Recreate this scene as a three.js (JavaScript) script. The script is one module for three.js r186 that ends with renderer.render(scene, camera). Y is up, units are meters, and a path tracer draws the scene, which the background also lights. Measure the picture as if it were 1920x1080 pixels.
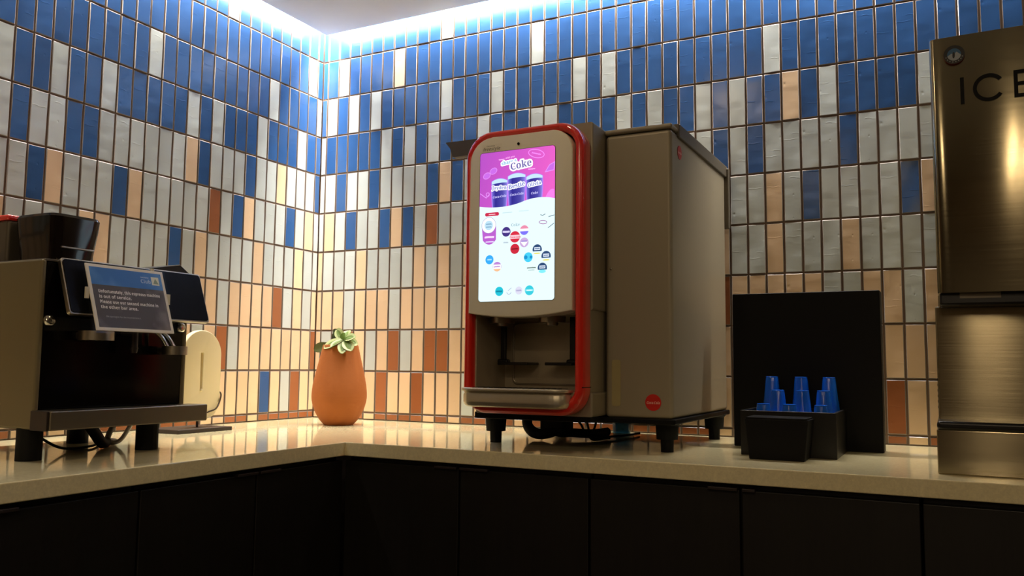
import * as THREE from 'three';
import { RoundedBoxGeometry } from 'three/addons/geometries/RoundedBoxGeometry.js';
import { mergeGeometries, toCreasedNormals, mergeVertices } from 'three/addons/utils/BufferGeometryUtils.js';
import { RectAreaLightUniformsLib } from 'three/addons/lights/RectAreaLightUniformsLib.js';

// ---------------------------------------------------------------- camera, light, exposure
// U is one tile course (15.5 cm). Positions below are in courses: x along the back wall from the
// corner, y up from the worktop, z along the left wall from the corner.
const U = 0.155, TOP = 0.92;
const scene = new THREE.Scene();
scene.background = new THREE.Color(0x000000);
const camera = new THREE.PerspectiveCamera(37.642, 16 / 9, 0.05, 40);
camera.position.set(14.299 * U, TOP + 1.36 * U, 16.819 * U);
camera.rotation.set(0.0909, 0.4767, 0.0102, 'YXZ');
scene.add(camera);
const renderer = new THREE.WebGLRenderer({ antialias: true });
renderer.toneMapping = THREE.LinearToneMapping;
renderer.toneMappingExposure = 1.14;
renderer.shadowMap.enabled = true;
renderer.shadowMap.type = THREE.PCFSoftShadowMap;
RectAreaLightUniformsLib.init();

const SOFFIT = 9.72, GAP = 0.4;                    // underside of the dropped ceiling, slot along the walls
const ROOM_X = 40, ROOM_Z = 50;                    // far walls
const COVE_LIGHT = 185, COVE_COLOR = 0xfff7ec;
const LINEAR_LIGHT = 40, DOWN_LIGHT = 150, DOWN_COLOR = 0xffe2ba;

// ---------------------------------------------------------------- helpers
function rng(seed) { let s = seed >>> 0; return () => { s = (s + 0x6d2b79f5) >>> 0; let t = Math.imul(s ^ (s >>> 15), 1 | s); t = (t + Math.imul(t ^ (t >>> 7), 61 | t)) ^ t; return ((t ^ (t >>> 14)) >>> 0) / 4294967296; }; }
const taken = {};
function numbered(name) { const n = taken[name] = (taken[name] ?? -1) + 1; return n ? `${name}_${String(n).padStart(3, '0')}` : name; }
const W = (x, y, z) => new THREE.Vector3(x * U, TOP + y * U, z * U);
const bases = new Map();                            // group -> its base in courses
function thing(name, label, category, base, group) {
  const g = new THREE.Group(); g.name = numbered(name); g.position.copy(W(...base));
  g.userData = { label, category }; if (group) g.userData.group = group;
  bases.set(g, base); scene.add(g); return g;
}
function part(name, geometry, material, parent, label) {
  const m = new THREE.Mesh(geometry, material); m.name = name; m.castShadow = m.receiveShadow = true;
  if (label) m.userData.label = label;
  parent.add(m); return m;
}
function rel(parent) { let p = parent; while (p && !bases.has(p)) p = p.parent; return bases.get(p) ?? [0, 0, 0]; }
// a rounded box between two corners given in courses, placed in its thing's frame
function rbox(x0, x1, y0, y1, z0, z1, r = 0.03, seg = 2) {
  const g = new RoundedBoxGeometry((x1 - x0) * U, (y1 - y0) * U, (z1 - z0) * U, seg, Math.min(r * U, 0.49 * U * Math.min(x1 - x0, y1 - y0, z1 - z0)));
  g.translate((x0 + x1) / 2 * U, (y0 + y1) / 2 * U, (z0 + z1) / 2 * U); return g;
}
function local(geometry, parent) { const b = rel(parent); geometry.translate(-b[0] * U, -b[1] * U, -b[2] * U); return geometry; }
function bx(name, dims, r, material, parent, label) { return part(name, local(rbox(...dims, r), parent), material, parent, label); }
function plain(list) { return list.map((g) => { const n = g.index ? g.toNonIndexed() : g; for (const k of Object.keys(n.attributes)) if (!['position', 'normal', 'uv'].includes(k)) n.deleteAttribute(k); return n; }); }
const merge = (list) => mergeGeometries(plain(list));
function cyl(r0, r1, h, seg = 28) { return new THREE.CylinderGeometry(r0 * U, r1 * U, h * U, seg); }   // r0 top, r1 bottom
function at(g, x, y, z) { g.translate(x * U, y * U, z * U); return g; }
function tube(points, r, seg = 40) { return new THREE.TubeGeometry(new THREE.CatmullRomCurve3(points.map((p) => new THREE.Vector3(p[0] * U, p[1] * U, p[2] * U))), seg, r * U, 8); }
function roundedRect(x0, x1, y0, y1, rtl, rtr = rtl, rbr = rtl, rbl = rtl, path = new THREE.Shape()) {
  path.moveTo(x0 + rbl, y0); path.lineTo(x1 - rbr, y0); path.absarc(x1 - rbr, y0 + rbr, rbr, -Math.PI / 2, 0);
  path.lineTo(x1, y1 - rtr); path.absarc(x1 - rtr, y1 - rtr, rtr, 0, Math.PI / 2);
  path.lineTo(x0 + rtl, y1); path.absarc(x0 + rtl, y1 - rtl, rtl, Math.PI / 2, Math.PI);
  path.lineTo(x0, y0 + rbl); path.absarc(x0 + rbl, y0 + rbl, rbl, Math.PI, 1.5 * Math.PI); return path;
}
function extrude(shape, depth, bevel = 0, seg = 3, curve = 14) {   // shape in courses, extruded along +z
  const g = new THREE.ExtrudeGeometry(shape, { depth, bevelEnabled: bevel > 0, bevelSize: bevel, bevelThickness: bevel, bevelOffset: -bevel, bevelSegments: seg, curveSegments: curve });
  g.scale(U, U, U); return g;
}
const smooth = (g, a = 0.6) => toCreasedNormals(g, a);

// ---------------------------------------------------------------- textures
function noiseField(n, seed, octaves) {             // tileable value noise in 0..1
  const out = new Float32Array(n * n); let total = 0;
  for (const [cells, amp] of octaves) {
    const cx = Array.isArray(cells) ? cells[0] : cells, cy = Array.isArray(cells) ? cells[1] : cells, r = rng(seed + cx * 31 + cy * 7), v = Float32Array.from({ length: cx * cy }, () => r());
    total += amp;
    for (let j = 0; j < n; j++) for (let i = 0; i < n; i++) {
      const x = i / n * cx, y = j / n * cy, x0 = Math.floor(x), y0 = Math.floor(y); let fx = x - x0, fy = y - y0; fx = fx * fx * (3 - 2 * fx); fy = fy * fy * (3 - 2 * fy);
      const g = (a, b) => v[(b % cy) * cx + (a % cx)];
      out[j * n + i] += amp * ((g(x0, y0) * (1 - fx) + g(x0 + 1, y0) * fx) * (1 - fy) + (g(x0, y0 + 1) * (1 - fx) + g(x0 + 1, y0 + 1) * fx) * fy);
    }
  }
  for (let k = 0; k < out.length; k++) out[k] /= total;
  return out;
}
function dataTexture(n, fn, srgb = false) {
  const d = new Uint8Array(n * n * 4);
  for (let k = 0; k < n * n; k++) { const c = fn(k); d[4 * k] = c[0]; d[4 * k + 1] = c[1]; d[4 * k + 2] = c[2]; d[4 * k + 3] = 255; }
  const t = new THREE.DataTexture(d, n, n); t.wrapS = t.wrapT = THREE.RepeatWrapping; t.magFilter = THREE.LinearFilter; t.minFilter = THREE.LinearMipmapLinearFilter; t.generateMipmaps = true;
  if (srgb) t.colorSpace = THREE.SRGBColorSpace; t.needsUpdate = true; return t;
}
const glazeField = noiseField(512, 5, [[[10, 18], 1], [[40, 60], 0.1], [[6, 8], 1]]);
{ // pits and pressed ridges of the hand-made glaze
  const r = rng(77);
  for (let k = 0; k < 26; k++) { const cx = Math.floor(r() * 512), cy = Math.floor(r() * 512), R = 2 + r() * 3; for (let j = -8; j <= 8; j++) for (let i = -8; i <= 8; i++) { const d = Math.hypot(i, j * 0.7) / R; if (d < 1.6) glazeField[((cy + j + 512) % 512) * 512 + (cx + i + 512) % 512] -= 0.5 * Math.exp(-d * d * 2); } }
  for (let k = 0; k < 30; k++) { const cx = Math.floor(r() * 512), cy = Math.floor(r() * 512), L = 20 + r() * 30; for (let i = 0; i < L; i++) for (let j = -2; j <= 2; j++) glazeField[((cy + j + Math.round(Math.sin(i * 0.2) * 1.5) + 512) % 512) * 512 + (cx + i) % 512] += 0.22 * Math.exp(-j * j); }
}
const glazeBump = dataTexture(512, (k) => { const v = Math.max(0, Math.min(255, glazeField[k] * 255)); return [v, v, v]; });
const stoneField = noiseField(512, 11, [[64, 1], [128, 1], [240, 1.2]]);
const stoneMap = dataTexture(512, (k) => { const v = (stoneField[k] - 0.5) * 26; return [228 + v, 216 + v, 172 + v * 0.9].map((q) => Math.max(0, Math.min(255, q))); }, true);
const brushedField = noiseField(512, 21, [[[3, 256], 1], [[6, 200], 0.8]]);
const brushedRough = dataTexture(512, (k) => { const v = 150 + (brushedField[k] - 0.5) * 40; return [v, v, v]; });
const clayField = noiseField(256, 31, [[16, 1], [60, 1], [128, 0.8]]);
const clayBump = dataTexture(256, (k) => { const v = clayField[k] * 255; return [v, v, v]; });
const woodField = noiseField(512, 41, [[[90, 5], 1], [[200, 12], 0.8], [[20, 3], 0.7]]);
const woodMap = dataTexture(512, (k) => { const v = (woodField[k] - 0.5) * 12; return [23 + v, 20 + v * 0.9, 17 + v * 0.8]; }, true);
const groutBump = dataTexture(256, (k) => { const v = clayField[k] * 255; return [v, v, v]; });
const plasterMap = dataTexture(256, (k) => { const v = 226 + (clayField[k] - 0.5) * 10; return [v, v - 3, v - 8]; }, true);
function canvas(w, h, draw) { const c = document.createElement('canvas'); c.width = w; c.height = h; draw(c.getContext('2d'), w, h); const t = new THREE.CanvasTexture(c); t.colorSpace = THREE.SRGBColorSpace; return t; }

// ---------------------------------------------------------------- materials
const std = (color, roughness, metalness = 0, more = {}) => new THREE.MeshStandardMaterial({ color, roughness, metalness, ...more });
const M = {
  bareEdge: std(0x857b74, 0.5),
  grout: std(0x7a6556, 0.95, 0, { bumpMap: groutBump, bumpScale: 0.0008 }),
  plaster: std(0xffffff, 0.92, 0, { map: plasterMap }),
  floor: std(0x4a443d, 0.5), paint: std(0x6f6152, 0.9, 0, { bumpMap: clayBump, bumpScale: 0.0003 }),
  stone: new THREE.MeshPhysicalMaterial({ map: stoneMap, roughness: 0.07, specularIntensity: 1 }),
  laminate: std(0xffffff, 0.42, 0, { map: woodMap }),
  black: new THREE.MeshPhysicalMaterial({ color: 0x070606, roughness: 0.55, specularIntensity: 0.35 }), blackGloss: new THREE.MeshPhysicalMaterial({ color: 0x080606, roughness: 0.12, specularIntensity: 0.5 }), blackSatin: std(0x0c0a0a, 0.35), rubber: new THREE.MeshPhysicalMaterial({ color: 0x090909, roughness: 0.75, specularIntensity: 0.5 }),
  darkMetal: std(0x3a3230, 0.45, 0.6),
  steel: new THREE.MeshPhysicalMaterial({ color: 0xa2987c, metalness: 1, roughness: 0.27, roughnessMap: brushedRough, anisotropy: 1, anisotropyRotation: Math.PI / 2 }),
  chrome: std(0xd8d4cc, 0.14, 1), satinSteel: std(0xcfc5ae, 0.36, 0.75), steelSoft: std(0xa59c8c, 0.34, 1),
  titanium: std(0x9a907a, 0.45, 0.3), champagne: std(0x73684c, 0.45, 0.3), titaniumDark: std(0x5d5548, 0.45, 0.4),
  red: new THREE.MeshPhysicalMaterial({ color: 0xe02614, roughness: 0.3, clearcoat: 0.8, clearcoatRoughness: 0.12 }),
  bezel: std(0xece4cc, 0.4), cream: std(0xe8d9ae, 0.5), creamEdge: std(0xe8d9ae, 0.6),
  clay: std(0x985319, 0.82, 0, { bumpMap: clayBump, bumpScale: 0.0004 }), soil: std(0x3a251a, 1),
  cup: new THREE.MeshPhysicalMaterial({ color: 0x1266e0, roughness: 0.2, transmission: 0.12, thickness: 0, side: THREE.DoubleSide }),
  clearCup: new THREE.MeshPhysicalMaterial({ color: 0x9fd0ea, roughness: 0.1, transmission: 0.85, thickness: 0, side: THREE.DoubleSide }),
  acrylic: new THREE.MeshPhysicalMaterial({ color: 0xffffff, roughness: 0.05, transmission: 1, thickness: 0, specularIntensity: 0.15 }),
  paper: std(0xe8e2d4, 0.7), tape: std(0xd8cfb4, 0.6), cableGrey: std(0x9a938a, 0.5), cableWhite: std(0xd2cec4, 0.5),
  leaf: std(0x66803a, 0.5, 0, { side: THREE.DoubleSide }), leafPale: std(0xaab57c, 0.5, 0, { side: THREE.DoubleSide }), leafDark: std(0x33401f, 0.55, 0, { side: THREE.DoubleSide }), leafOlive: std(0x4d5426, 0.55, 0, { side: THREE.DoubleSide }),
};
const glaze = {};
{ const r = rng(9), base = { B: [0x2b, 0x52, 0x88], W: [0xb8, 0xbf, 0xbe], P: [0xdb, 0xbd, 0x9c], T: [0x96, 0x5b, 0x38] };
  for (const k of 'BWPT') glaze[k] = Array.from({ length: 4 }, (_, i) => { const f = 0.92 + 0.05 * i, c = new THREE.Color().setRGB(base[k][0] / 255, base[k][1] / 255, base[k][2] / 255, THREE.SRGBColorSpace).multiplyScalar(f); return new THREE.MeshStandardMaterial({ color: c, roughness: 0.2 + 0.04 * r(), bumpMap: glazeBump, bumpScale: 0.0008 }); });
}

// ---------------------------------------------------------------- room shell
function structure(name, geometry, material) { const m = new THREE.Mesh(geometry, material); m.name = name; m.userData = { kind: 'structure' }; m.castShadow = m.receiveShadow = true; scene.add(m); return m; }
const flo = -TOP / U, roof = SOFFIT + 1.0, D = 0.0042 / U;      // D: how far the tile faces stand proud of the grout bed
const hard = (x0, x1, y0, y1, z0, z1) => { const g = new THREE.BoxGeometry((x1 - x0) * U, (y1 - y0) * U, (z1 - z0) * U); g.translate((x0 + x1) / 2 * U, TOP + (y0 + y1) / 2 * U, (z0 + z1) / 2 * U); return g; };
const wallBack = structure('wall_back', hard(-1, ROOM_X, flo, roof, -1, -D), M.grout); wallBack.userData.label = 'back wall of glazed upright tiles, blue above fading to peach';
const wallLeft = structure('wall_left', hard(-1, -D, flo, roof, -D, ROOM_Z), M.grout); wallLeft.userData.label = 'side wall of glazed upright tiles behind the coffee machine';
structure('wall_right', hard(ROOM_X, ROOM_X + 1, flo, roof, -1, ROOM_Z + 1), M.paint);
structure('wall_front', hard(-1, ROOM_X, flo, roof, ROOM_Z, ROOM_Z + 1), M.paint);
structure('floor', hard(-1, ROOM_X + 1, flo - 1, flo, -1, ROOM_Z + 1), M.floor);
structure('ceiling', merge([hard(GAP, ROOM_X, SOFFIT, SOFFIT + 0.12, GAP, ROOM_Z), hard(-1, ROOM_X + 1, roof, roof + 0.5, -1, ROOM_Z + 1), hard(GAP + 0.5, GAP + 0.6, SOFFIT + 0.12, roof, GAP + 0.5, ROOM_Z), hard(GAP + 0.6, ROOM_X, SOFFIT + 0.12, roof, GAP + 0.5, GAP + 0.6)]), M.plaster);

// ---------------------------------------------------------------- tiles: each one a piece with its own edges
const TW = 0.3442, JOINT = 0.0046 / U, B0 = 0.1771, EL = 0.2017, ER = 0.1778;
function tileGeometry(w, h, seed) {                 // local frame: x 0..w, y 0..h, face towards +z; all in courses
  const r = rng(seed), nx = 2, ny = h > 0.5 ? 3 : 1, c = 0.0019 / U, back = D, wob = 0.0006 / U, P = [], F = [];
  const wave = () => (r() - 0.5) * 2 * wob, jit = () => (r() - 0.5) * 0.0010 / U;
  const tiltX = (r() - 0.5) * 0.03, tiltY = (r() - 0.5) * 0.014;
  const xs = [c, w / 2, w - c], ys = Array.from({ length: ny + 1 }, (_, k) => c + (h - 2 * c) * k / ny), id = (i, j) => j * (nx + 1) + i;
  for (let j = 0; j <= ny; j++) for (let i = 0; i <= nx; i++) P.push([xs[i] + (i !== 1 ? jit() * 0.5 : 0), ys[j] + jit() * 0.5, wave() + (xs[i] - w / 2) * tiltX + (ys[j] - h / 2) * tiltY]);
  for (let j = 0; j < ny; j++) for (let i = 0; i < nx; i++) F.push([id(i, j), id(i + 1, j), id(i + 1, j + 1)], [id(i, j), id(i + 1, j + 1), id(i, j + 1)]);
  const ring = []; for (let i = 0; i <= nx; i++) ring.push(id(i, 0)); for (let j = 1; j <= ny; j++) ring.push(id(nx, j)); for (let i = nx - 1; i >= 0; i--) ring.push(id(i, ny)); for (let j = ny - 1; j >= 1; j--) ring.push(id(0, j));
  const lip = [], foot = [];
  for (const k of ring) { const [x, y, z] = P[k], ox = x < w * 0.25 ? -c : x > w * 0.75 ? c : 0, oy = y < 2.5 * c ? -c : y > h - 2.5 * c ? c : 0; lip.push(P.length); P.push([x + ox, y + oy, z - c]); foot.push(P.length); P.push([x + ox, y + oy, -back]); }
  for (let k = 0; k < ring.length; k++) { const n = (k + 1) % ring.length; F.push([ring[k], lip[k], lip[n]], [ring[k], lip[n], ring[n]], [lip[k], foot[k], foot[n]], [lip[k], foot[n], lip[n]]); }
  const g = new THREE.BufferGeometry(), u0 = r(), v0 = r();
  g.setAttribute('position', new THREE.Float32BufferAttribute(P.flat().map((q) => q * U), 3));
  g.setAttribute('uv', new THREE.Float32BufferAttribute(P.flatMap(([x, y]) => [u0 + x * U / 0.45, v0 + y * U / 0.45]), 2));
  g.setIndex(F.flat());
  const out = toCreasedNormals(g, 0.35), split = nx * ny * 6, all = out.attributes.position.count;   // face first, then the bare edges
  out.clearGroups(); out.addGroup(0, split, 0); out.addGroup(split, all - split, 1); return out;
}
const full = Array.from({ length: 14 }, (_, k) => tileGeometry(TW - JOINT, 1 - JOINT, 100 + k));
const low = Array.from({ length: 5 }, (_, k) => tileGeometry(TW - JOINT, B0 - JOINT, 200 + k));
const cornerSet = (w) => ({ full: Array.from({ length: 3 }, (_, k) => tileGeometry(w - JOINT, 1 - JOINT, 300 + k)), low: [tileGeometry(w - JOINT, B0 - JOINT, 310)] });
const cornerR = cornerSet(ER), cornerL = cornerSet(EL);
const mixOf = [, 'PPPTPPTPW', 'PPTPPWPTP', 'PPPWPPPWP', 'WWWPWWPWW', 'WWPWBWWBW', 'WWBWWWBWP', 'BBWBBWBWB', 'BBBBWBBBB', 'BBBBBBBBB', 'BBBBBBBBB'];
function courses(spec, columns, seed) {             // fills '.' and the columns past the end from the mix of that course
  const r = rng(seed);
  return spec.map((s, row) => Array.from({ length: columns }, (_, k) => { const c = s[k]; return c && c !== '.' ? c : row === 0 ? 'TTTP'[Math.floor(r() * 4)] : mixOf[row][Math.floor(r() * 9)]; }));
}
const sparse = (n, fill, marks) => Array.from({ length: n }, (_, k) => marks[k] ?? fill).join('');
const dots = (n) => '.'.repeat(n);
// first letter is the cut tile in the corner, then column by column away from the corner; course 0 is the cut border
const backSpec = [
  'P' + 'TTTTPTTTTPTPTTTTPTTTTTTTTTTTTP' + 'TTTTTTTTTPT',
  'P' + 'PPPTPTPPTPPPW' + dots(16) + 'P' + dots(8) + 'TPP',
  'P' + 'WWTPWPTWPTTPP' + dots(16) + 'P' + dots(8) + 'PPP',
  'P' + 'PPWPPPWPPPPWP' + dots(16) + 'TPPPPPWWPPWP',
  'P' + 'WWWPWWWWPWPWP' + dots(16) + 'PWWPWWWPWWWW',
  'W' + 'PWBWWBPBWTWWW' + dots(17) + 'WWPWBWWWWBP',
  'W' + 'WBWWBWWWWBPBW' + dots(14) + 'WWBWBWWWWBWWWW',
  'W' + sparse(41, 'B', { 5: 'W', 7: 'W', 9: 'W', 13: 'W', 17: 'W', 18: 'W', 23: 'W', 25: 'W', 28: 'W', 30: 'W', 33: 'P', 35: 'W', 40: 'W' }),
  'B' + sparse(41, 'B', { 0: 'W', 2: 'W', 4: 'W', 10: 'W', 14: 'W', 20: 'W', 22: 'W', 32: 'W' }),
  'B' + sparse(45, 'B', { 1: 'W', 6: 'P', 17: 'W', 41: 'W' }),
  'B' + sparse(45, 'B', { 10: 'W' }),
];
const leftSpec = [
  'T' + 'TTTTTPTTPPTTTTTTTTTPTPTT',
  'P' + 'PTWPBPPPPP',
  'T' + 'PPPPPPPWTPW',
  'P' + 'WPWTPPPPWPP',
  'W' + 'WPWWWPWWWWPWBWWWWPPWWWWP',
  'W' + 'PWBWWWPBWTWWWWWPBWWWPBWW',
  'B' + 'WWWPWWBWWWBPWWWWWWBBWWBW',
  'B' + sparse(24, 'B', { 1: 'W', 5: 'W', 9: 'W', 11: 'W', 17: 'W', 20: 'W', 23: 'W' }),
  'W' + sparse(24, 'B', { 4: 'W', 14: 'W' }),
  'B' + sparse(24, 'B', { 0: 'W' }),
  'B' + sparse(24, 'B', { 8: 'W' }),
];
function tileWall(wall, spec, columns, first, corner, place, isPiece, seed) {
  const r = rng(seed), rest = [], colours = courses(spec, columns + 1, seed + 1);
  let n = 0;
  for (let row = 0; row < spec.length; row++) for (let k = 0; k <= columns; k++) {
    const col = k - 1, key = colours[row][k], set = k === 0 ? corner : { full, low }, shapes = row === 0 ? set.low : set.full;
    const shape = shapes[Math.floor(r() * shapes.length)], a = col < 0 ? 0 : first + TW * col, w = col < 0 ? first : TW, y = row === 0 ? 0 : B0 + row - 1;
    const dz = (r() - 0.5) * 0.0018, mat = glaze[key][Math.floor(r() * 4)], matrix = place(a, w, y, dz);
    if (isPiece(row, col) && n < 300) {
      const t = new THREE.Mesh(shape, [mat, M.bareEdge]); t.name = n ? `tile_${String(n).padStart(3, '0')}` : 'tile'; n++; t.castShadow = t.receiveShadow = true;
      t.applyMatrix4(matrix); wall.add(t);
    } else {
      const g = shape.clone().applyMatrix4(matrix), c = mat.color, col3 = new Float32Array(g.attributes.position.count * 3);
      const split = g.groups[0].count; g.clearGroups();
      for (let q = 0; q < col3.length; q += 3) { const e = q / 3 < split ? c : M.bareEdge.color; col3[q] = e.r; col3[q + 1] = e.g; col3[q + 2] = e.b; }
      g.setAttribute('color', new THREE.BufferAttribute(col3, 3)); rest.push(g);
    }
  }
  if (rest.length) { const m = part('other_tiles', mergeGeometries(rest), std(0xffffff, 0.22, 0, { vertexColors: true, bumpMap: glazeBump, bumpScale: 0.0008 }), wall); m.userData.kind = 'stuff'; }
}
// tile faces lie in the planes z = 0 and x = 0
tileWall(wallBack, backSpec, 58, ER, cornerR, (a, w, y, dz) => new THREE.Matrix4().makeTranslation((a + JOINT / 2) * U, TOP + (y + JOINT / 2) * U, dz),
  (row, col) => row > 0 && col < 45 && !(row <= 6 && col >= 13 && col <= 28) && !(row <= 2 && col >= 30 && col <= 37) && !(row <= 8 && col > 40) && !(row === 10 && col > 26), 1000);
tileWall(wallLeft, leftSpec, 62, EL, cornerL, (a, w, y, dz) => new THREE.Matrix4().makeTranslation(dz, TOP + (y + JOINT / 2) * U, (a + w - JOINT / 2) * U).multiply(new THREE.Matrix4().makeRotationY(Math.PI / 2)),
  (row, col) => col < 24, 2000);

// ---------------------------------------------------------------- lamps: light strips in the ceiling slot, downlights in the ceiling
{
  const glow = new THREE.MeshStandardMaterial({ color: 0xffffff, emissive: COVE_COLOR, emissiveIntensity: 12 });
  const strips = [['x', 'slim light strip hidden in the ceiling slot above the dispenser wall', GAP * 0.5, 15.6], ['z', 'slim light strip hidden in the ceiling slot above the coffee machine wall', GAP * 0.5, 11.0]];
  for (const [axis, label, off, len] of strips) {
    const along = axis === 'x', a0 = 0.25, y = SOFFIT + 0.6, mid = a0 + len / 2;
    const t = thing('light_strip', label, 'light', along ? [mid, y, off] : [off, y, mid], 'light strips in the ceiling slot');
    const half = len / 2, wide = 0.14;
    part('channel', along ? rbox(-half, half, 0.02, 0.38, -wide * 1.2, wide * 1.2, 0.01) : rbox(-wide * 1.2, wide * 1.2, 0.02, 0.38, -half, half, 0.01), M.steelSoft, t);
    part('diffuser', along ? rbox(-half, half, -0.02, 0.02, -wide, wide, 0.01) : rbox(-wide, wide, -0.02, 0.02, -half, half, 0.01), glow, t);
    const light = new THREE.RectAreaLight(COVE_COLOR, COVE_LIGHT, len * U, 2 * wide * U); light.position.set(0, -0.03 * U, 0);
    light.rotation.set(-Math.PI / 2, 0, 0); if (!along) light.rotation.set(-Math.PI / 2, 0, Math.PI / 2);
    t.add(light);
  }
  // slim linear fittings further back: the two bright upright lines that the steel door mirrors
  for (const [x, where] of [[15.6, 'nearer the coffee machine wall'], [16.5, 'nearer the plain far wall']]) {
    const z0 = 20, z1 = 47, t = thing('linear_light', `long slim ceiling light of a pair, ${where}`, 'light', [x, SOFFIT, (z0 + z1) / 2], 'linear ceiling lights'), half = (z1 - z0) / 2, w = 0.07;
    part('channel', rbox(-w * 1.5, w * 1.5, -0.06, 0, -half - 0.03, half + 0.03, 0.01), M.steelSoft, t);
    part('diffuser', rbox(-w, w, -0.1, -0.04, -half, half, 0.02), new THREE.MeshStandardMaterial({ color: 0xffffff, emissive: DOWN_COLOR, emissiveIntensity: 6 }), t);
    const l = new THREE.RectAreaLight(DOWN_COLOR, LINEAR_LIGHT, 2 * w * U, 2 * half * U); l.position.set(0, -0.11 * U, 0); l.rotation.x = -Math.PI / 2; t.add(l);
  }
  const lens = new THREE.MeshStandardMaterial({ color: 0xffffff, emissive: DOWN_COLOR, emissiveIntensity: 6 });
  const spots = [[8.6, 9.2, 'over the bend of the worktop', 0.4], [10, 22, 'nearer the coffee machine wall'], [20, 22, 'facing the ice maker'], [28, 13, 'by the plain far wall']];
  for (const [x, z, where, dim = 1] of spots) {
    const t = thing('ceiling_light', `round recessed ceiling downlight ${where}`, 'light', [x, SOFFIT, z], 'ceiling downlights');
    part('trim_ring', smooth(new THREE.LatheGeometry([[0.36, 0.0], [0.5, 0.0], [0.5, -0.04], [0.46, -0.06], [0.36, -0.03], [0.36, 0.0]].map(([r, y]) => new THREE.Vector2(r * U, y * U)), 40)), M.plaster, t);
    part('lens', at(cyl(0.36, 0.36, 0.02, 32), 0, -0.02, 0), lens, t);
    const light = new THREE.RectAreaLight(DOWN_COLOR, DOWN_LIGHT * dim, 0.64 * U, 0.64 * U); light.position.set(0, -0.07 * U, 0); light.rotation.x = -Math.PI / 2; t.add(light);
  }
}

// ---------------------------------------------------------------- worktop and cabinets
const EDGE = 4.95, END_X = 19, END_Z = 18;
{
  const s = new THREE.Shape(); s.moveTo(0.01, -0.01); s.lineTo(END_X, -0.01); s.lineTo(END_X, -EDGE); s.lineTo(EDGE, -EDGE); s.lineTo(EDGE, -END_Z); s.lineTo(0.01, -END_Z); s.closePath();
  const g = extrude(s, 0.205, 0.014, 2); g.rotateX(-Math.PI / 2);
  g.computeBoundingBox(); g.translate(0, -g.boundingBox.max.y, 0);
  const uv = g.attributes.uv, p = g.attributes.position, nn = g.attributes.normal;
  for (let k = 0; k < uv.count; k++) { const up = Math.abs(nn.getY(k)) > 0.5, fx = Math.abs(nn.getX(k)) > 0.5; uv.setXY(k, (fx ? p.getZ(k) : p.getX(k)) / 0.4, (up ? p.getZ(k) : p.getY(k)) / 0.4); }
  const m = new THREE.Mesh(g, M.stone); m.name = 'worktop'; m.position.set(0, TOP, 0); m.castShadow = m.receiveShadow = true;
  m.userData = { label: 'polished cream stone worktop turning the corner under the machines', category: 'worktop' }; scene.add(m);
}
function cabinet(along, a0, a1, pulls, label, joints) {   // a unit under the worktop; along 'x' or 'z'
  const face = 4.86, toe = flo + 0.65, top = -0.262, P = (a, b, y0, y1, d0, d1) => along === 'x' ? [a, b, y0, y1, d0, d1] : [d0, d1, y0, y1, a, b];
  const t = thing('base_cabinet', label, 'cabinet', along === 'x' ? [(a0 + a1) / 2, flo, 2.4] : [2.4, flo, (a0 + a1) / 2], 'dark base cabinets');
  bx('body', P(a0 + 0.02, a1 - 0.02, toe, top, 0.1, face - 0.14), 0.01, M.laminate, t);
  bx('plinth', P(a0 + 0.02, a1 - 0.02, flo, toe, 0.1, face - 0.5), 0.01, M.black, t);
  const e = [a0, ...joints, a1];
  for (let k = 0; k + 1 < e.length; k++) {
    const door = bx('door', P(e[k] + 0.018, e[k + 1] - 0.018, toe + 0.03, top - 0.06, face - 0.13, face), 0.012, M.laminate, t);
    const p = pulls[k]; if (!p) continue;
    const q = new THREE.Mesh(local(rbox(...P(p[0], p[1], top - 0.075, top - 0.03, face - 0.1, face + 0.07), 0.01), t), M.darkMetal); q.name = 'edge_pull'; q.castShadow = q.receiveShadow = true; door.add(q);
  }
}
cabinet('x', 4.88, 9.456, [[6.75, 7.17], [7.23, 7.75]], 'dark two-door base cabinet below the drinks dispenser', [7.2]);
cabinet('x', 9.456, 13.93, [[11.25, 11.66], [11.72, 11.9]], 'dark two-door base cabinet below the cups', [11.693]);
cabinet('x', 13.93, 18.4, [[15.75, 16.1], [16.2, 16.6]], 'dark two-door base cabinet below the ice maker', [16.15]);
cabinet('z', 4.88, 9.06, [[6.5, 6.93], [6.99, 7.4]], 'dark two-door base cabinet between the corner and the coffee machine end', [6.961]);
cabinet('z', 9.06, 13.3, [[10.72, 11.15], [11.2, 11.6]], 'dark two-door base cabinet beyond the coffee machine', [11.18]);

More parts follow.
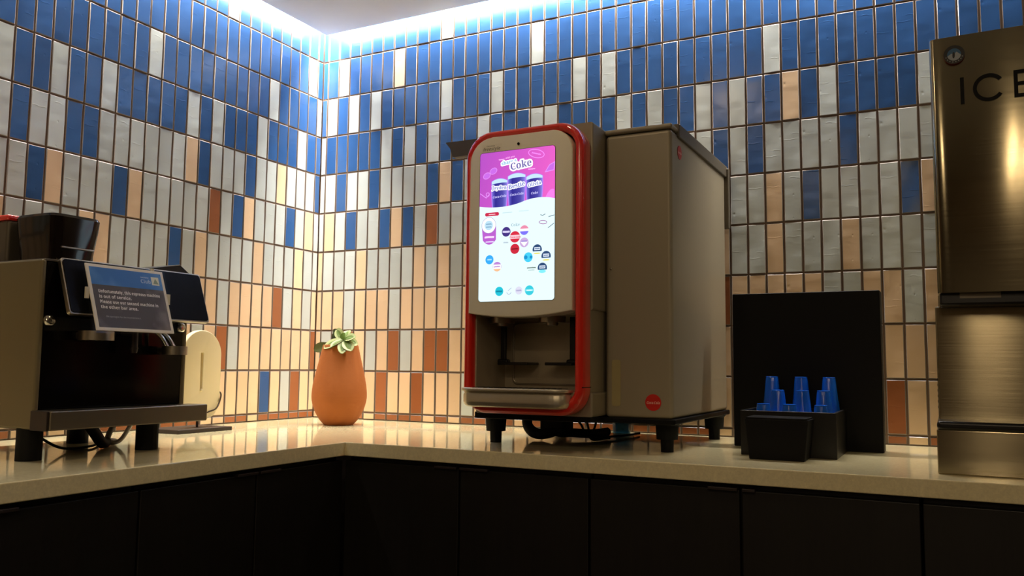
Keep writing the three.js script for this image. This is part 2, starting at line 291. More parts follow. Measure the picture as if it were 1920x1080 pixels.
// ---------------------------------------------------------------- drinks dispenser
const screenMap = canvas(800, 1440, (c) => {
  const scrawl = (x, y, w, h, f) => { c.strokeStyle = f; c.lineWidth = Math.max(1.6, h * 0.34); c.lineJoin = 'round'; c.beginPath(); for (let k = 0; k <= w; k += 2) { const yy = y + Math.sin(k * 1.1 + x) * h * 0.32; if (k) c.lineTo(x - w / 2 + k, yy); else c.moveTo(x - w / 2, yy); } c.stroke(); };   // print too small to read in the photograph
  c.scale(2, 2); c.fillStyle = '#e2fbff'; c.fillRect(0, 0, 400, 720);
  c.save(); c.beginPath(); c.moveTo(0, 0); c.lineTo(400, 0); c.lineTo(400, 250); c.bezierCurveTo(340, 234, 280, 238, 235, 252); c.bezierCurveTo(170, 272, 90, 276, 0, 260); c.closePath(); c.clip();
  const g = c.createLinearGradient(0, 0, 400, 120); g.addColorStop(0, '#b24fc0'); g.addColorStop(0.5, '#cc55c4'); g.addColorStop(1, '#e660c4'); c.fillStyle = g; c.fillRect(0, 0, 400, 290);
  const word = (t, x, y, size, fill, stroke, sw, rot = -0.16, font = 'serif', style = 'bold') => { c.save(); c.translate(x, y); c.rotate(rot); c.font = `${style} ${size}px ${font}`; c.textAlign = 'center'; c.textBaseline = 'middle'; c.lineJoin = 'round'; if (stroke) { c.strokeStyle = stroke; c.lineWidth = sw; c.strokeText(t, 0, 0); } if (fill) { c.fillStyle = fill; c.fillText(t, 0, 0); } c.restore(); };
  scrawl(118, 40, 30, 8, '#ffb6f6'); word('with you', 164, 33, 12, '#ffb6f6', null, 0, -0.1, 'sans-serif'); word('share a', 158, 56, 22, '#58a6d8', '#fff', 12, -0.12); word('Coke', 222, 74, 46, '#6d62a8', '#fff', 16, -0.12); scrawl(279, 101, 36, 8, '#ffb6f6');
  c.strokeStyle = '#f08cf4'; c.lineWidth = 4; c.save(); c.translate(303, 30); c.rotate(0.28); c.beginPath(); c.ellipse(0, 0, 42, 19, 0, 0, 7); c.stroke(); scrawl(0, 0, 50, 9, '#f08cf4'); c.restore();
  c.strokeStyle = '#e090f2'; c.fillStyle = '#c76be4'; c.lineWidth = 3; for (const [x, y] of [[38, 112], [74, 92]]) { c.save(); c.translate(x, y); c.rotate(-0.4); c.beginPath(); c.ellipse(0, 0, 20, 14, 0, 0, 7); c.fill(); c.stroke(); c.restore(); }
  c.lineWidth = 4; c.beginPath(); c.moveTo(2, 196); c.lineTo(36, 220); c.lineTo(52, 204); c.stroke(); c.beginPath(); c.arc(44, 204, 9, 0, 7); c.stroke();
  c.beginPath(); c.moveTo(350, 122); c.lineTo(372, 90); c.lineTo(400, 78); c.lineTo(394, 116); c.closePath(); c.fill(); c.stroke(); c.fillStyle = '#ef7fe6'; c.beginPath(); c.moveTo(350, 246); c.quadraticCurveTo(372, 196, 396, 206); c.lineTo(400, 260); c.fill();
  for (const [x, y, w, n, b, ny] of [[108, 134, 84, 'Jayden', 'Coca-Cola', 172], [294, 128, 84, 'Olivia', 'Coke', 170], [200, 116, 92, 'Bestie', 'Coca-Cola', 168]]) {
    c.strokeStyle = '#b07ff0'; c.lineWidth = 5; c.beginPath(); c.moveTo(x - w / 2, y + 10); c.quadraticCurveTo(x, y - 14, x + w / 2, y + 10); c.quadraticCurveTo(x + w / 2 + 4, y + 70, x + w / 2 - 9, y + 170); c.lineTo(x - w / 2 + 9, y + 170); c.quadraticCurveTo(x - w / 2 - 4, y + 70, x - w / 2, y + 10); c.closePath();
    const q = c.createLinearGradient(x - w / 2, 0, x + w / 2, 0); q.addColorStop(0, '#7a76d8'); q.addColorStop(0.25, '#302a8c'); q.addColorStop(0.7, '#4a46a2'); q.addColorStop(1, '#8a84de'); c.fillStyle = q; c.fill(); c.stroke();
    c.fillStyle = '#c2e2ff'; c.beginPath(); c.moveTo(x - w / 2, y + 24); c.lineTo(x - w / 2, y + 10); c.quadraticCurveTo(x, y - 14, x + w / 2, y + 10); c.lineTo(x + w / 2, y + 20); c.quadraticCurveTo(x, y + 14, x - w / 2, y + 24); c.fill();
    word(n, x, ny + 4, n === 'Bestie' ? 29 : 23, '#5d6cc0', '#fff', 9, n === 'Jayden' ? 0.04 : -0.14); word(b, x, ny + 46, 15, '#d3d0ff', null, 0, -0.05, 'serif', 'italic bold');
  }
  c.restore();
  const disc = (x, y, r, f) => { c.fillStyle = f; c.beginPath(); c.arc(x, y, r, 0, 7); c.fill(); }, txt = (t, x, y, s, f, font = 'sans-serif', style = 'bold') => { c.font = `${style} ${s}px ${font}`; c.textAlign = 'center'; c.textBaseline = 'middle'; c.fillStyle = f; c.fillText(t, x, y); };
  c.fillStyle = '#c7294a'; c.beginPath(); c.roundRect(31, 293, 76, 17, 8); c.fill(); scrawl(69, 302, 36, 6, '#ffe4ea'); scrawl(152, 299, 52, 6, '#b8d4dc'); scrawl(240, 297, 52, 6, '#c2dde4');
  c.fillStyle = '#b65cc9'; c.beginPath(); c.moveTo(14, 356); c.lineTo(20, 425); c.quadraticCurveTo(55, 470, 92, 425); c.lineTo(92, 360); c.fill(); disc(52, 354, 38, '#fff'); c.strokeStyle = '#9a90c0'; c.lineWidth = 2; c.beginPath(); c.arc(52, 354, 38, 0, 7); c.stroke(); disc(52, 354, 23, '#b9dcee'); scrawl(52, 348, 30, 9, '#7fa6c4'); scrawl(52, 362, 30, 9, '#7fa6c4'); scrawl(56, 411, 50, 13, '#f4d8ff'); scrawl(58, 434, 44, 9, '#e6e0ff');
  txt('Coke', 196, 360, 19, '#9fb6c4', 'serif', 'bold');
  disc(147, 391, 23, '#43307e'); scrawl(147, 391, 36, 13, '#d9d2f4'); c.save(); c.beginPath(); c.arc(243, 389, 23, 0, 7); c.clip(); c.fillStyle = '#e58aa8'; c.fillRect(215, 360, 60, 24); c.fillStyle = '#fff'; c.fillRect(215, 382, 60, 14); c.fillStyle = '#7a70f0'; c.fillRect(215, 394, 60, 20); c.restore();
  disc(194, 418, 27, '#d32b42'); c.fillStyle = '#f2c9d4'; c.fillRect(168, 409, 52, 18); txt('Coca-Cola', 194, 419, 12, '#d32b42', 'serif', 'italic bold'); disc(243, 447, 23, '#c7a6d8'); c.fillStyle = '#fff'; c.beginPath(); c.moveTo(224, 444); c.lineTo(262, 444); c.lineTo(243, 466); c.fill(); scrawl(243, 441, 30, 8, '#8f7fd0');
  disc(194, 475, 24, '#c8283c'); scrawl(194, 475, 34, 8, '#6d1420'); scrawl(145, 442, 26, 9, '#aebccb'); disc(58, 520, 22, '#37a7f2'); c.fillStyle = '#9ed8fb'; c.fillRect(46, 516, 24, 7);
  disc(100, 555, 23, '#b87fcf'); c.fillStyle = '#fff'; c.fillRect(79, 545, 42, 22); c.fillStyle = '#f0b98c'; c.beginPath(); c.arc(100, 555, 23, 0.5, 2.64); c.fill(); scrawl(100, 555, 30, 9, '#b07fc8');
  for (const [x, y, k] of [[311, 484, '#e6d655'], [357, 517, '#e6d655'], [338, 571, '#7fe6f4']]) { c.fillStyle = '#2f4a74'; c.beginPath(); c.arc(x, y, 24, Math.PI - 0.35, 0.35); c.fill(); c.fillStyle = '#dbe6f4'; c.fillRect(x - 15, y - 11, 30, 14); scrawl(x, y - 4, 24, 7, '#44608e'); c.fillStyle = k; c.beginPath(); c.ellipse(x, y + (k === '#7fe6f4' ? 16 : 18), 18, k === '#7fe6f4' ? 8 : 3, 0, 0, 7); c.fill(); }
  disc(265, 518, 23, '#45c9ee'); c.fillStyle = '#1d8fc8'; c.beginPath(); c.arc(252, 518, 9, 0, 7); c.arc(279, 518, 7, 0, 7); c.fill(); scrawl(282, 568, 46, 8, '#5c6a5e'); scrawl(282, 579, 30, 5, '#6f7d72');
  disc(113, 673, 22, '#22bdd2'); scrawl(113, 673, 34, 11, '#0d7f98'); c.strokeStyle = '#a9aecb'; c.lineWidth = 3; c.beginPath(); c.arc(165, 676, 12, 0.2, 3); c.moveTo(160, 672); c.lineTo(178, 658); c.stroke(); disc(217, 672, 19, '#d7d6ea'); scrawl(217, 672, 28, 10, '#a9a6cc'); disc(272, 673, 23, '#38c6d8'); c.fillStyle = '#8ee6ee'; c.fillRect(252, 668, 40, 9); scrawl(272, 673, 26, 6, '#fff');
  c.strokeStyle = '#5c6c7c'; c.lineWidth = 3; c.beginPath(); c.moveTo(326, 322); c.lineTo(338, 326); c.lineTo(352, 320); c.stroke(); c.beginPath(); c.moveTo(368, 334); c.lineTo(398, 328); c.stroke(); c.beginPath(); c.moveTo(366, 386); c.lineTo(396, 366); c.stroke(); c.strokeStyle = '#a05c9c'; c.beginPath(); c.ellipse(340, 358, 20, 8, 0.1, 0, 7); c.stroke();
});
const discMap = canvas(256, 256, (c) => { c.fillStyle = '#c41e12'; c.fillRect(0, 0, 256, 256); c.fillStyle = '#f2c8b8'; c.font = 'italic bold 58px serif'; c.textAlign = 'center'; c.textBaseline = 'middle'; c.fillText('Coca-Cola', 128, 132, 214); });
function discGeometry(r, depth) { const g = new THREE.CylinderGeometry(r * U, r * U, depth * U, 40); g.rotateX(Math.PI / 2); return g; }
function faceDisc(name, map, r, depth, x, y, z, parent, label, turn = 0) {   // a printed round plate facing +z (or +x when turned)
  const edge = std(0x8e1a10, 0.5), face = std(0xffffff, 0.45, 0, { map }), g = new THREE.CylinderGeometry(r * U, r * U, depth * U, 40);
  g.rotateY(Math.PI / 2); g.rotateX(Math.PI / 2); if (turn) g.rotateY(turn);
  const p = new THREE.Mesh(g, [edge, face, edge]); p.name = name; p.castShadow = p.receiveShadow = true; if (label) p.userData.label = label;
  const b = rel(parent); p.position.set((x - b[0]) * U, (y - b[1]) * U, (z - b[2]) * U); parent.add(p); return p;
}
{
  const t = thing('drinks_dispenser', 'red and grey touchscreen soft drinks dispenser with drip tray on black feet', 'drinks dispenser', [8.7, 0, 2.1]);
  const BK = 0.24;
  { const c = new THREE.Shape(); c.moveTo(-BK, 0.56); c.lineTo(-BK, 5.28); c.lineTo(-4.4, 5.28); c.lineTo(-4.4, 2.24); c.lineTo(-3.54, 2.24); c.lineTo(-3.54, 0.94); c.lineTo(-4.4, 0.94); c.lineTo(-4.4, 0.56); c.closePath();
    const g = extrude(c, 2.04, 0.035, 3); g.rotateY(Math.PI / 2); g.translate(7.25 * U, 0, 0);
    const strips = [rbox(9.2, 9.288, 0.9, 2.28, 3.5, 4.395, 0.02), rbox(7.245, 7.3, 0.9, 2.28, 3.5, 4.395, 0.02)];
    part('body', local(merge([g, ...strips]), t), M.titanium, t); }
  bx('gap_strip', [9.27, 9.36, 0.56, 5.2, BK + 0.1, 3.72], 0.01, M.black, t);
  const mod = bx('side_module', [9.335, 10.46, 0.535, 5.17, BK, 3.88], 0.07, M.titanium, t, 'plain grey side cabinet');
  bx('top_cap', [9.325, 10.475, 5.175, 5.26, BK + 0.2, 3.9], 0.035, M.titanium, t);
  bx('rear_hood', [9.4, 10.5, 5.1, 5.33, BK - 0.06, 3.55], 0.02, M.titaniumDark, t);
  bx('rear_panel', [7.3, 10.54, 4.08, 5.28, BK - 0.1, BK + 0.02], 0.02, M.titaniumDark, t);
  part('bracket', local((() => { const s = new THREE.Shape(); s.moveTo(6.26, 5.385); s.lineTo(7.3, 5.385); s.lineTo(7.3, 5.1); s.lineTo(6.42, 5.1); s.lineTo(6.36, 5.27); s.closePath(); const g = extrude(s, 0.12); g.translate(0, 0, 3.84 * U); return g; })(), t), M.titaniumDark, t);
  // red housing: a deep rounded ring around screen and alcove
  const ring = roundedRect(7.165, 9.305, 0.575, 5.24, 0.48, 0.44, 0.42, 0.42); ring.holes.push(roundedRect(7.315, 9.15, 0.8, 5.09, 0.33, 0.285, 0.22, 0.22, new THREE.Path()));
  const rg = new THREE.ExtrudeGeometry(ring, { depth: 0.14, bevelEnabled: true, bevelSize: 0.064, bevelThickness: 0.13, bevelOffset: -0.064, bevelSegments: 9, curveSegments: 20 }); rg.scale(U, U, U); rg.translate(0, 0, 4.5 * U); part('housing', local(smooth(rg, 0.7), t), M.red, t, 'glossy red surround');
  bx('housing_seam', [9.28, 9.309, 1.02, 1.032, 4.42, 4.74], 0.001, M.black, t);
  // pale bezel with a bowed lower edge
  const bz = new THREE.Shape(); bz.moveTo(7.275, 2.2); bz.quadraticCurveTo(8.2, 2.04, 9.135, 2.215); bz.lineTo(9.135, 4.74); bz.absarc(8.765, 4.745, 0.37, 0, Math.PI / 2); bz.lineTo(7.67, 5.115); bz.absarc(7.675, 4.715, 0.4, Math.PI / 2, Math.PI); bz.closePath();
  const bg = extrude(bz, 0.3, 0.03, 3, 14); bg.translate(0, 0, 4.46 * U); const bezel = part('bezel', local(smooth(bg, 0.5), t), M.bezel, t, 'pale grey screen surround');
  const sub = (name, g, mat, parent, label) => part(name, local(g, t), mat, parent, label);
  // screen
  const ss = roundedRect(7.472, 8.838, 2.385, 4.855, 0.05), sg = new THREE.ShapeGeometry(ss, 6); sg.scale(U, U, U); sg.translate(0, 0, 4.797 * U);
  { const p = sg.attributes.position, uv = sg.attributes.uv; for (let k = 0; k < p.count; k++) uv.setXY(k, (p.getX(k) / U - 7.472) / 1.366, (p.getY(k) / U - 2.385) / 2.47); }
  const sb = extrude(roundedRect(7.466, 8.844, 2.379, 4.861, 0.055), 0.02); sb.translate(0, 0, 4.775 * U); const panel = sub('screen_panel', sb, M.blackGloss, bezel);
  const scr = new THREE.Mesh(local(sg, t), new THREE.MeshStandardMaterial({ color: 0x080808, roughness: 0.25, emissive: 0xffffff, emissiveMap: screenMap, emissiveIntensity: 1.0 })); scr.name = 'screen'; scr.userData.label = 'lit touchscreen with a pink advert above round drink logos'; t.add(scr);
  const sl = new THREE.RectAreaLight(0xd8ecff, 0.55, 1.36 * U, 2.46 * U); sl.position.set((8.155 - 8.7) * U, 3.62 * U, (4.83 - 2.1) * U); sl.rotation.y = Math.PI; t.add(sl);
  { const g = cyl(0.022, 0.022, 0.02, 16); g.rotateX(Math.PI / 2); sub('camera_dot', at(g, 8.182, 4.95, 4.795), M.black, bezel); }
  const logo = canvas(256, 96, (c) => { c.fillStyle = '#ece4cc'; c.fillRect(0, 0, 256, 96); c.fillStyle = '#857a63'; c.font = 'italic bold 22px serif'; c.textAlign = 'center'; c.fillText('Coca-Cola', 110, 26); c.font = 'italic bold 52px sans-serif'; c.fillText('freestyle', 122, 70, 226); });
  { const g = new THREE.PlaneGeometry(0.37 * U, 0.14 * U); g.translate(7.69 * U, 4.925 * U, 4.7925 * U); sub('logo', g, std(0xffffff, 0.38, 0, { map: logo }), bezel, 'small grey lettering'); }
  // alcove
  part('alcove', local(merge([rbox(7.3, 9.18, 0.95, 2.235, 3.548, 3.575, 0.005), rbox(7.305, 7.34, 0.96, 2.23, 3.57, 4.6, 0.01), rbox(9.13, 9.175, 0.96, 2.23, 3.57, 4.6, 0.01), rbox(7.31, 9.17, 2.16, 2.23, 3.58, 4.45, 0.01), rbox(7.31, 9.17, 0.87, 0.955, 3.58, 4.68, 0.01)]), t), std(0xa89c84, 0.36, 0.2), t, 'dull steel alcove for filling cups');
  const rim = roundedRect(7.5, 9.08, 1.02, 2.1, 0.1); rim.holes.push(roundedRect(7.53, 9.05, 1.05, 2.07, 0.08, 0.08, 0.08, 0.08, new THREE.Path()));
  { const g = extrude(rim, 0.02, 0.006, 2); g.translate(0, 0, 3.578 * U); part('alcove_rim', local(g, t), M.steelSoft, t); }
  for (const [x, w] of [[7.61, 0.22], [8.53, 0.23]]) {
    const n = part('nozzle', local(merge([at(cyl(w, w * 0.96, 0.14), x, 2.13, 4.2), at(cyl(w * 0.5, w * 0.42, 0.08), x, 2.05, 4.2)]), t), M.steelSoft, t);
    sub('nozzle_ring', at(cyl(w * 1.03, w * 1.03, 0.03), x, 2.19, 4.2), M.chrome, n);
  }
  for (const [x0, x1, v] of [[7.44, 8.02, 7.5], [8.33, 8.82, 8.79]]) part('lever', local(merge([rbox(x0, x1, 1.36, 1.41, 3.62, 4.06, 0.015), rbox(v - 0.05, v + 0.05, 1.4, 2.18, 3.9, 3.97, 0.02), rbox(v - 0.1, v + 0.1, 1.38, 1.46, 3.86, 4.0, 0.03)]), t), M.blackSatin, t);
  // drip tray: bowed steel bowl standing proud of the housing
  { const plan = (x0, x1, z0, z1, r) => { const s = new THREE.Shape(); s.moveTo(x0, -z0); s.lineTo(x1, -z0); s.lineTo(x1, -(z1 - r)); s.quadraticCurveTo(x1, -z1, x1 - r, -z1); s.lineTo(x0 + r, -z1); s.quadraticCurveTo(x0, -z1, x0, -(z1 - r)); s.closePath(); return s; };
    const bowl = extrude(plan(7.2, 9.1, 4.5, 4.96, 0.3), 0.09, 0.09, 6, 12); bowl.rotateX(-Math.PI / 2); bowl.translate(0, 0.775 * U, 0);
    const tray = part('drip_tray', local(smooth(bowl, 0.7), t), M.satinSteel, t);
    const lip = extrude(plan(7.18, 9.12, 4.5, 4.99, 0.31), 0.02, 0.018, 3, 10); lip.rotateX(-Math.PI / 2); lip.translate(0, 0.955 * U, 0); sub('rim', smooth(lip, 0.7), M.satinSteel, tray);
    const gr = []; for (let k = 0; k < 16; k++) gr.push(rbox(7.42 + k * 0.1, 7.46 + k * 0.1, 0.985, 1.0, 4.52, 4.86, 0.004)); sub('grille', merge(gr), M.black, tray); }
  part('base_plate', local(merge([rbox(6.98, 10.5, 0.455, 0.54, BK - 0.02, 3.9, 0.02), rbox(7.2, 9.3, 0.47, 0.58, 3.8, 4.4, 0.02)]), t), M.black, t);
  for (const [x, z] of [[7.12, 3.48], [10.24, 3.48], [7.12, 0.62], [10.3, 0.66]]) part('foot', local(smooth(at(new THREE.LatheGeometry([[0, 0], [0.1, 0], [0.105, 0.2], [0.17, 0.2], [0.185, 0.42], [0.24, 0.48], [0, 0.48]].map(([r, y]) => new THREE.Vector2(r * U, y * U)), 28), x, 0, z), 0.5), t), M.rubber, t);
  faceDisc('sticker', discMap, 0.13, 0.01, 10.14, 0.795, 3.884, t, 'round red logo sticker');
  faceDisc('sticker', discMap, 0.115, 0.01, 10.463, 4.87, 3.43, t, 'round red logo sticker', Math.PI / 2);
  part('label', local(extrude(roundedRect(9.45, 9.6, 0.72, 1.46, 0.04), 0.006), t).translate(0, 0, 3.881 * U), std(0x9c8f63, 0.5), t, 'pale yellowish strip label');
  part('lock', local(at(new THREE.SphereGeometry(0.025 * U, 16, 12), 9.44, 2.94, 3.885), t), M.chrome, t);
  part('drain_hose', local(merge([tube([[7.3, 0.5, 2.6], [7.34, 0.25, 2.65], [7.5, 0.13, 2.7], [7.75, 0.13, 2.7], [7.95, 0.22, 2.65], [8.1, 0.5, 2.5]], 0.1), tube([[7.6, 0.48, 2.4], [7.75, 0.16, 2.4], [8.1, 0.13, 2.3], [8.4, 0.12, 2.2], [8.5, 0.12, 1.6]], 0.085), rbox(7.62, 8.12, 0.14, 0.46, 2.3, 2.75, 0.06)]), t), M.rubber, t, 'thick black hose');
  part('cable', local(tube([[8.1, 0.48, 2.5], [8.3, 0.32, 2.45], [8.42, 0.1, 2.4], [8.7, 0.05, 1.6], [8.8, 0.04, 0.6]], 0.022), t), M.rubber, t);
  part('cable', local(tube([[8.42, 0.48, 2.5], [8.48, 0.25, 2.5], [8.53, 0.06, 2.5], [8.7, 0.04, 2.0]], 0.022), t), M.rubber, t);
  part('cable', local(tube([[8.66, 0.48, 2.5], [8.6, 0.25, 2.5], [8.52, 0.1, 2.5], [8.44, 0.04, 2.2]], 0.022), t), M.rubber, t);
}
{ // small clear cup left under the dispenser
  const t = thing('tumbler', 'small clear bluish plastic tumbler under the drinks dispenser', 'tumbler', [8.47, 0, 0.72]);
  part('cup', smooth(new THREE.LatheGeometry([[0, 0.02], [0.16, 0.02], [0.17, 0], [0.2, 0.42], [0.188, 0.42], [0.16, 0.035], [0, 0.035]].map(([r, y]) => new THREE.Vector2(r * U, y * U)), 40)), M.clearCup, t);
  part('rim', smooth(at(new THREE.TorusGeometry(0.195 * U, 0.01 * U, 8, 40).rotateX(Math.PI / 2), 0, 0.42, 0)), M.clearCup, t);
}

// ---------------------------------------------------------------- vase with a cutting
{
  const V = [2.2, 0, 1.72], t = thing('potted_plant', 'terracotta egg-shaped vase holding a small variegated succulent in the corner', 'plant', V);
  const prof = [[0, 0], [0.3, 0], [0.33, 0.015], [0.43, 0.13], [0.535, 0.32], [0.595, 0.52], [0.605, 0.68], [0.585, 0.88], [0.535, 1.13], [0.475, 1.38], [0.425, 1.6], [0.39, 1.755], [0.375, 1.77], [0.355, 1.755], [0.38, 1.6], [0, 1.58]];
  part('vase', smooth(new THREE.LatheGeometry(new THREE.SplineCurve(prof.slice(2, 12).map(([r, y]) => new THREE.Vector2(r * U, y * U))).getPoints(40).concat(prof.slice(12).map(([r, y]) => new THREE.Vector2(r * U, y * U))), 56), 0.8), M.clay, t);
  part('vase_foot', smooth(new THREE.LatheGeometry([[0, 0], [0.31, 0], [0.335, 0.02], [0, 0.03]].map(([r, y]) => new THREE.Vector2(r * U, y * U)), 48)), M.clay, t);
  part('soil', at(cyl(0.375, 0.375, 0.02), 0, 1.62, 0), M.soil, t);
  function leafGeometry(len, wide, bend) {          // blade along +x with a keel, bending down
    const n = 10, m = 4, P = [], F = [];
    for (let i = 0; i <= n; i++) { const s = i / n, hw = wide * 1.3 * Math.pow(Math.max(0, Math.sin(Math.PI * Math.pow(s, 1.35) * 0.96 + 0.04 + 0.1 * (1 - s))), 0.6); for (let j = 0; j <= m; j++) { const q = j / m * 2 - 1; P.push(s * len, -bend * s * s * len + Math.abs(q) * hw * 0.28, q * hw); } }
    for (let i = 0; i < n; i++) for (let j = 0; j < m; j++) { const a = i * (m + 1) + j; F.push(a, a + 1, a + m + 2, a, a + m + 2, a + m + 1); }
    const low2 = P.length / 3; for (let k = 0; k < low2; k++) P.push(P[3 * k], P[3 * k + 1] - 0.018, P[3 * k + 2]);
    const top = F.slice(); for (let k = 0; k < top.length; k += 3) F.push(top[k] + low2, top[k + 2] + low2, top[k + 1] + low2);
    const g = new THREE.BufferGeometry(); g.setAttribute('position', new THREE.Float32BufferAttribute(P.map((v) => v * U), 3)); g.setIndex(F); g.computeVertexNormals(); return g;
  }
  function leaf(from, to, wide, bend, mat, roll = 0, mid) {
    const a = new THREE.Vector3(...from), b = new THREE.Vector3(...to), d = b.clone().sub(a), len = d.length(), m = part('leaf', leafGeometry(len, wide, bend), mat, t);
    m.position.set((a.x - V[0]) * U, a.y * U, (a.z - V[2]) * U); m.quaternion.setFromUnitVectors(new THREE.Vector3(1, 0, 0), d.normalize()); m.rotateX(roll);
    if (mid) { const k = part('stripe', leafGeometry(len * 0.8, wide * 0.45, bend), mid, m); k.position.set(len * 0.06 * U, 0.012 * U, 0); }
  }
  const C = [2.47, 1.88, 1.95];
  leaf([1.9, 1.79, 1.75], [1.5, 1.66, 1.8], 0.085, 0.02, M.leafOlive, 0.9);
  leaf([2.06, 1.76, 1.7], [2.0, 2.05, 1.72], 0.07, 0, M.leafDark, 1.4);
  leaf([2.1, 1.74, 1.74], [2.14, 1.92, 1.8], 0.05, 0, M.leafDark, 1.2);
  leaf([2.4, 1.9, 1.85], [2.03, 2.1, 1.8], 0.07, 0.02, M.leafDark, 1.0);
  leaf(C, [2.04, 1.71, 2.12], 0.1, 0.05, M.leafPale, 0.7, M.leaf);
  leaf(C, [2.15, 2.12, 1.85], 0.085, 0.05, M.leafPale, 1.0, M.leaf);
  leaf(C, [2.42, 2.1, 1.75], 0.09, 0.05, M.leafPale, 0.8, M.leaf);
  leaf(C, [2.76, 1.96, 1.95], 0.085, 0.1, M.leafPale, 0.9, M.leaf);
  leaf(C, [2.75, 1.66, 2.05], 0.1, 0.1, M.leafPale, 0.6, M.leaf);
  leaf(C, [2.6, 1.6, 2.18], 0.085, 0.1, M.leafPale, 0.4, M.leaf);
  leaf(C, [2.3, 1.74, 2.2], 0.08, 0.08, M.leafPale, 0.5, M.leaf);
  leaf(C, [2.7, 1.8, 1.75], 0.08, 0.1, M.leafPale, 0.9, M.leaf);
  leaf(C, [2.5, 2.02, 2.05], 0.06, 0.02, M.leaf, 0.5);
  part('stem', local(merge([tube([[2.15, 1.62, 1.72], [2.3, 1.8, 1.8], [2.47, 1.88, 1.95]], 0.03, 12), tube([[2.05, 1.62, 1.7], [2.03, 1.75, 1.7], [2.02, 1.85, 1.71]], 0.025, 8), tube([[2.1, 1.62, 1.72], [2.0, 1.74, 1.74], [1.88, 1.79, 1.75]], 0.022, 8)]), t), M.leafDark, t);
}

// ---------------------------------------------------------------- cup station: back board, stepped box, small front box, cups
{
  const b = thing('backboard', 'tall plain black board standing behind the blue cups', 'board', [12.12, 0, 1.55]);
  bx('panel', [10.92, 13.32, 0, 2.65, 1.35, 1.77], 0.015, M.black, b);
  const o = thing('cup_box', 'open black box holding upturned blue cups', 'box', [12.06, 0, 2.5]);
  const z0 = 1.8, z1 = 3.22, x0 = 11.35, x1 = 12.77, h = 0.69, w = 0.05;
  bx('front_wall', [x0, x1, 0, h, z1 - w, z1], 0.008, M.blackSatin, o); bx('back_wall', [x0, x1, 0, h, z0, z0 + w], 0.008, M.blackSatin, o);
  for (const x of [x0, x1 - w]) bx('side_wall', [x, x + w, 0, h, z0 + w, z1 - w], 0.008, M.blackSatin, o);
  for (const [a, c, y] of [[1.86, 2.23, 0.62], [2.23, 2.8, 0.41], [2.8, 3.16, 0.2]]) bx('step', [x0 + w, x1 - w, 0.0, y, a, c], 0.006, M.black, o);
  const f = thing('small_box', 'low closed black box in front of the cup box', 'box', [11.99, 0, 3.53]);
  { const g = rbox(11.6, 12.39, 0, 0.6, 3.235, 3.82, 0.015), p = g.attributes.position; for (let k = 0; k < p.count; k++) { const q = p.getY(k) / (0.6 * U); p.setX(k, (11.995 + (p.getX(k) / U - 11.995) * (1 + 0.16 * q)) * U); } g.computeVertexNormals(); part('body', local(g, f), M.black, f); }
  bx('lid', [11.555, 12.435, 0.6, 0.622, 3.24, 3.815], 0.008, M.black, f);
  const cupShape = smooth(new THREE.LatheGeometry([[0.165, 0], [0.172, 0.012], [0.165, 0.03], [0.156, 0.03], [0.14, 0.2], [0.135, 0.22], [0.107, 0.52], [0.1, 0.57], [0.09, 0.585], [0, 0.58], [0, 0.565], [0.092, 0.565], [0.146, 0.02], [0.158, 0]].map(([r, y]) => new THREE.Vector2(r * U, y * U)), 40), 0.5);
  const proto = thing('cup', 'upturned blue plastic cup', 'cup', [11.62, 0.622, 2.1], 'upturned blue cups in the black box');
  part('shell', cupShape, M.cup, proto); part('base_ring', smooth(at(new THREE.TorusGeometry(0.092 * U, 0.008 * U, 8, 32).rotateX(Math.PI / 2), 0, 0.583, 0)), M.cup, proto);
  const spots = [
    ['on the top step, beside the end of the black board', 11.63, 0.622, 2.04], ['on the top step, standing alone behind the others', 12.1, 0.622, 2.04], ['on the top step, next to the one partly hiding it', 12.54, 0.622, 2.04],
    ['on the middle step, before the endmost top-step cup', 11.815, 0.412, 2.58], ['on the middle step, between the tall back cups', 12.2, 0.412, 2.62], ['on the middle step, pushed back against the top step', 12.5, 0.412, 2.43],
    ['on the lowest step, next to the box corner', 11.66, 0.202, 2.985], ['on the lowest step, only its base showing over the rim', 12.06, 0.202, 2.985], ['on the lowest step, before two taller cups', 12.53, 0.202, 2.985]];
  spots.forEach(([where, x, y, z], k) => {
    const c = k ? proto.clone() : proto; if (k) { c.name = numbered('cup'); scene.add(c); }
    c.userData = { label: `upturned blue cup ${where}`, category: 'cup', group: 'upturned blue cups in the black box' }; c.position.copy(W(x, y, z)); c.rotation.y = k;
  });
}

